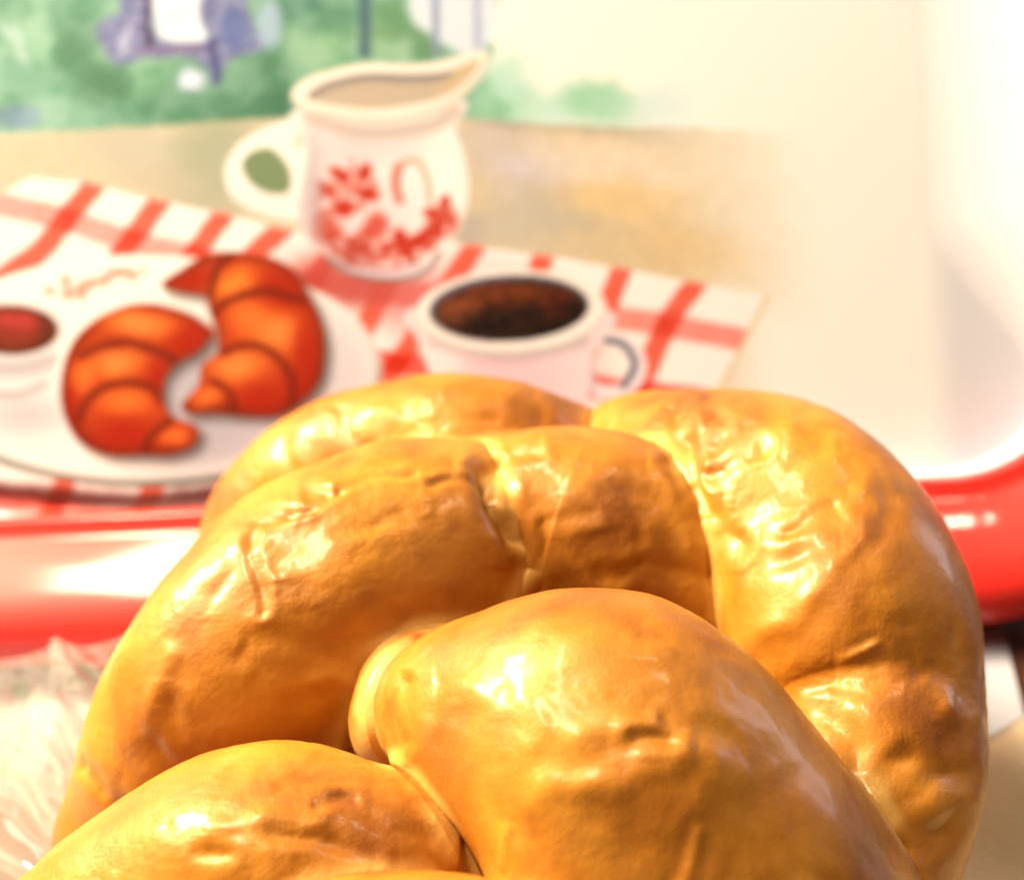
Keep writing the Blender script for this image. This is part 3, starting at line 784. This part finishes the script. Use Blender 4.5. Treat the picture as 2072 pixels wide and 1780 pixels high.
    for k3 in STRANDS:
        if k3 == key: continue
        C3, R3 = PATHS[k3]
        C3, R3 = C3[::3].astype(np.float32), R3[::3].astype(np.float32)
        best = np.full(len(P), 1.0, np.float32)
        near = np.where((np.abs(P32 - C3.mean(0)) < np.ptp(C3, axis=0) / 2 + R3.max() + 0.01).all(1))[0]
        if len(near):
            dd = np.sqrt(np.maximum(pp2[near] + (C3 ** 2).sum(1)[None] - 2 * P32[near] @ C3.T, 0)) - R3[None]
            best[near] = dd.min(1)
        pale = np.maximum(pale, 1 - smooth(0.0002, 0.0030 + 0.0014 * noise3(q3 * 120, 61), best))
        kk = np.clip(0.0034 + 0.0026 * noise3(q3 * 40, 77), 0.0006, 1)
        push = np.maximum(push, np.clip(1 - np.abs(best) / kk, 0, 1) ** 2 * kk * 0.16)
    P = P + D * push[:, None]
    pale *= 0.5 * smooth(-0.5, 0.35, noise3(q3 * 70, 67))
    if key in 'KW': pale = np.clip(pale * 0.4 + 0.22 + 0.25 * fbm(q3 * 160, 2, 91), 0, 0.6)
    c0, c1_ = C[0] - T[0] * 0.0004, C[-1] + T[-1] * 0.0004
    F = grid_faces(n, M_, True)
    o = mesh_obj('strand', P, F, CRUST)
    fattr(o, 'pale', np.clip(pale, 0, 1))
    keep_world(o, loaf)
# the bottom crust of the loaf, under the strands
th, ph = np.meshgrid(np.linspace(0, np.pi, 60), np.linspace(0, 2 * np.pi, 90, endpoint=False), indexing='ij')
P = np.stack([np.sin(th) * np.cos(ph), np.sin(th) * np.sin(ph), np.cos(th)], -1).reshape(-1, 3)
ctr = (at_z(1050, 1400, 0.04))
P = ctr * (1, 1, 0) + np.array((0, 0, 0.027)) + P * (0.056, 0.052, 0.031)
P[:, 2] = np.maximum(P[:, 2] + 0.001 * noise3(P * 60, 3), -0.0006)
o = mesh_obj('bottom_crust', P, grid_faces(60, 90, True), CRUST); fattr(o, 'pale', np.zeros(len(P)))
keep_world(o, loaf)

# ------------------------------------------------------------------ crinkled clear plastic bag
mt, nt, bs, out = material('clear_film')
nt.nodes.remove(bs)
tr = node(nt, 'ShaderNodeBsdfTransparent'); tr.inputs[0].default_value = (0.88, 0.76, 0.65, 1)
gl = node(nt, 'ShaderNodeBsdfGlossy'); gl.inputs['Roughness'].default_value = 0.07; gl.inputs[0].default_value = (1, 1, 1, 1)
df = node(nt, 'ShaderNodeBsdfTranslucent'); df.inputs[0].default_value = (0.9, 0.78, 0.66, 1)
d2 = node(nt, 'ShaderNodeBsdfDiffuse'); d2.inputs[0].default_value = (0.9, 0.78, 0.66, 1)
mm = node(nt, 'ShaderNodeMixShader'); nt.links.new(df.outputs[0], mm.inputs[1]); nt.links.new(d2.outputs[0], mm.inputs[2])
m1 = node(nt, 'ShaderNodeMixShader'); m1.inputs[0].default_value = 0.13
nt.links.new(tr.outputs[0], m1.inputs[1]); nt.links.new(mm.outputs[0], m1.inputs[2])
lw = node(nt, 'ShaderNodeLayerWeight'); lw.inputs[0].default_value = 0.35
m2 = node(nt, 'ShaderNodeMixShader')
mr = node(nt, 'ShaderNodeMapRange', i_To_Min=0.14, i_To_Max=0.42); nt.links.new(lw.outputs['Facing'], mr.inputs['Value'])
nt.links.new(mr.outputs[0], m2.inputs[0]); nt.links.new(m1.outputs[0], m2.inputs[1]); nt.links.new(gl.outputs[0], m2.inputs[2])
nt.links.new(m2.outputs[0], out.inputs['Surface'])
outer = catmull([at_z(*p) for p in [(360, 1300, .018), (250, 1287, .018), (180, 1296, .017), (110, 1308, .017), (0, 1345, .017), (-150, 1410, .014), (-330, 1520, .010), (-450, 1720, .008), (-420, 2000, .008)]], 260)
inner = catmull([at_z(*p) for p in [(480, 1430, .020), (380, 1490, .020), (300, 1560, .018), (250, 1650, .018), (220, 1730, .018), (170, 1810, .018), (110, 1900, .018), (40, 1990, .016), (0, 2080, .014)]], 260)
NS, NT_ = 260, 110
S, T = np.meshgrid(np.arange(NS), np.linspace(0, 1, NT_), indexing='ij')
P = outer[S.ravel()] * (1 - T.ravel())[:, None] + inner[S.ravel()] * T.ravel()[:, None]
s, t = S.ravel() / NS, T.ravel()
sw = s + 0.006 * noise3(np.stack([s * 6, t * 3, 0 * s], 1), 71)
q = np.stack([sw * 9, t * 0.5, 0 * s], 1)
pleat = 1 - 1.6 * np.sqrt(noise3(q, 73) ** 2 + 0.004) + 0.12 * noise3(q * (2.3, 2, 1), 79)
amp = 0.0006 + 0.0040 * smooth(0.25, 0.7, t)
P[:, 2] += amp * pleat + 0.0014 * fbm(np.stack([s * 9, t * 3, 0 * s], 1), 2, 83) + 0.003 * smooth(.5, 1, t)
P += 0.004 * (1 - t)[:, None] * np.stack([noise3(np.stack([s * 9, t, 0 * s], 1), 5), noise3(np.stack([s * 8, t, 0 * s], 1), 6), 0 * s], 1)
P[:, 2] = np.maximum(P[:, 2], -0.0025)
o = mesh_obj('plastic_bag', P, grid_faces(NS, NT_), mt)
tag(o, 'crinkled clear plastic bread bag gathered beside the loaf', 'plastic bag')
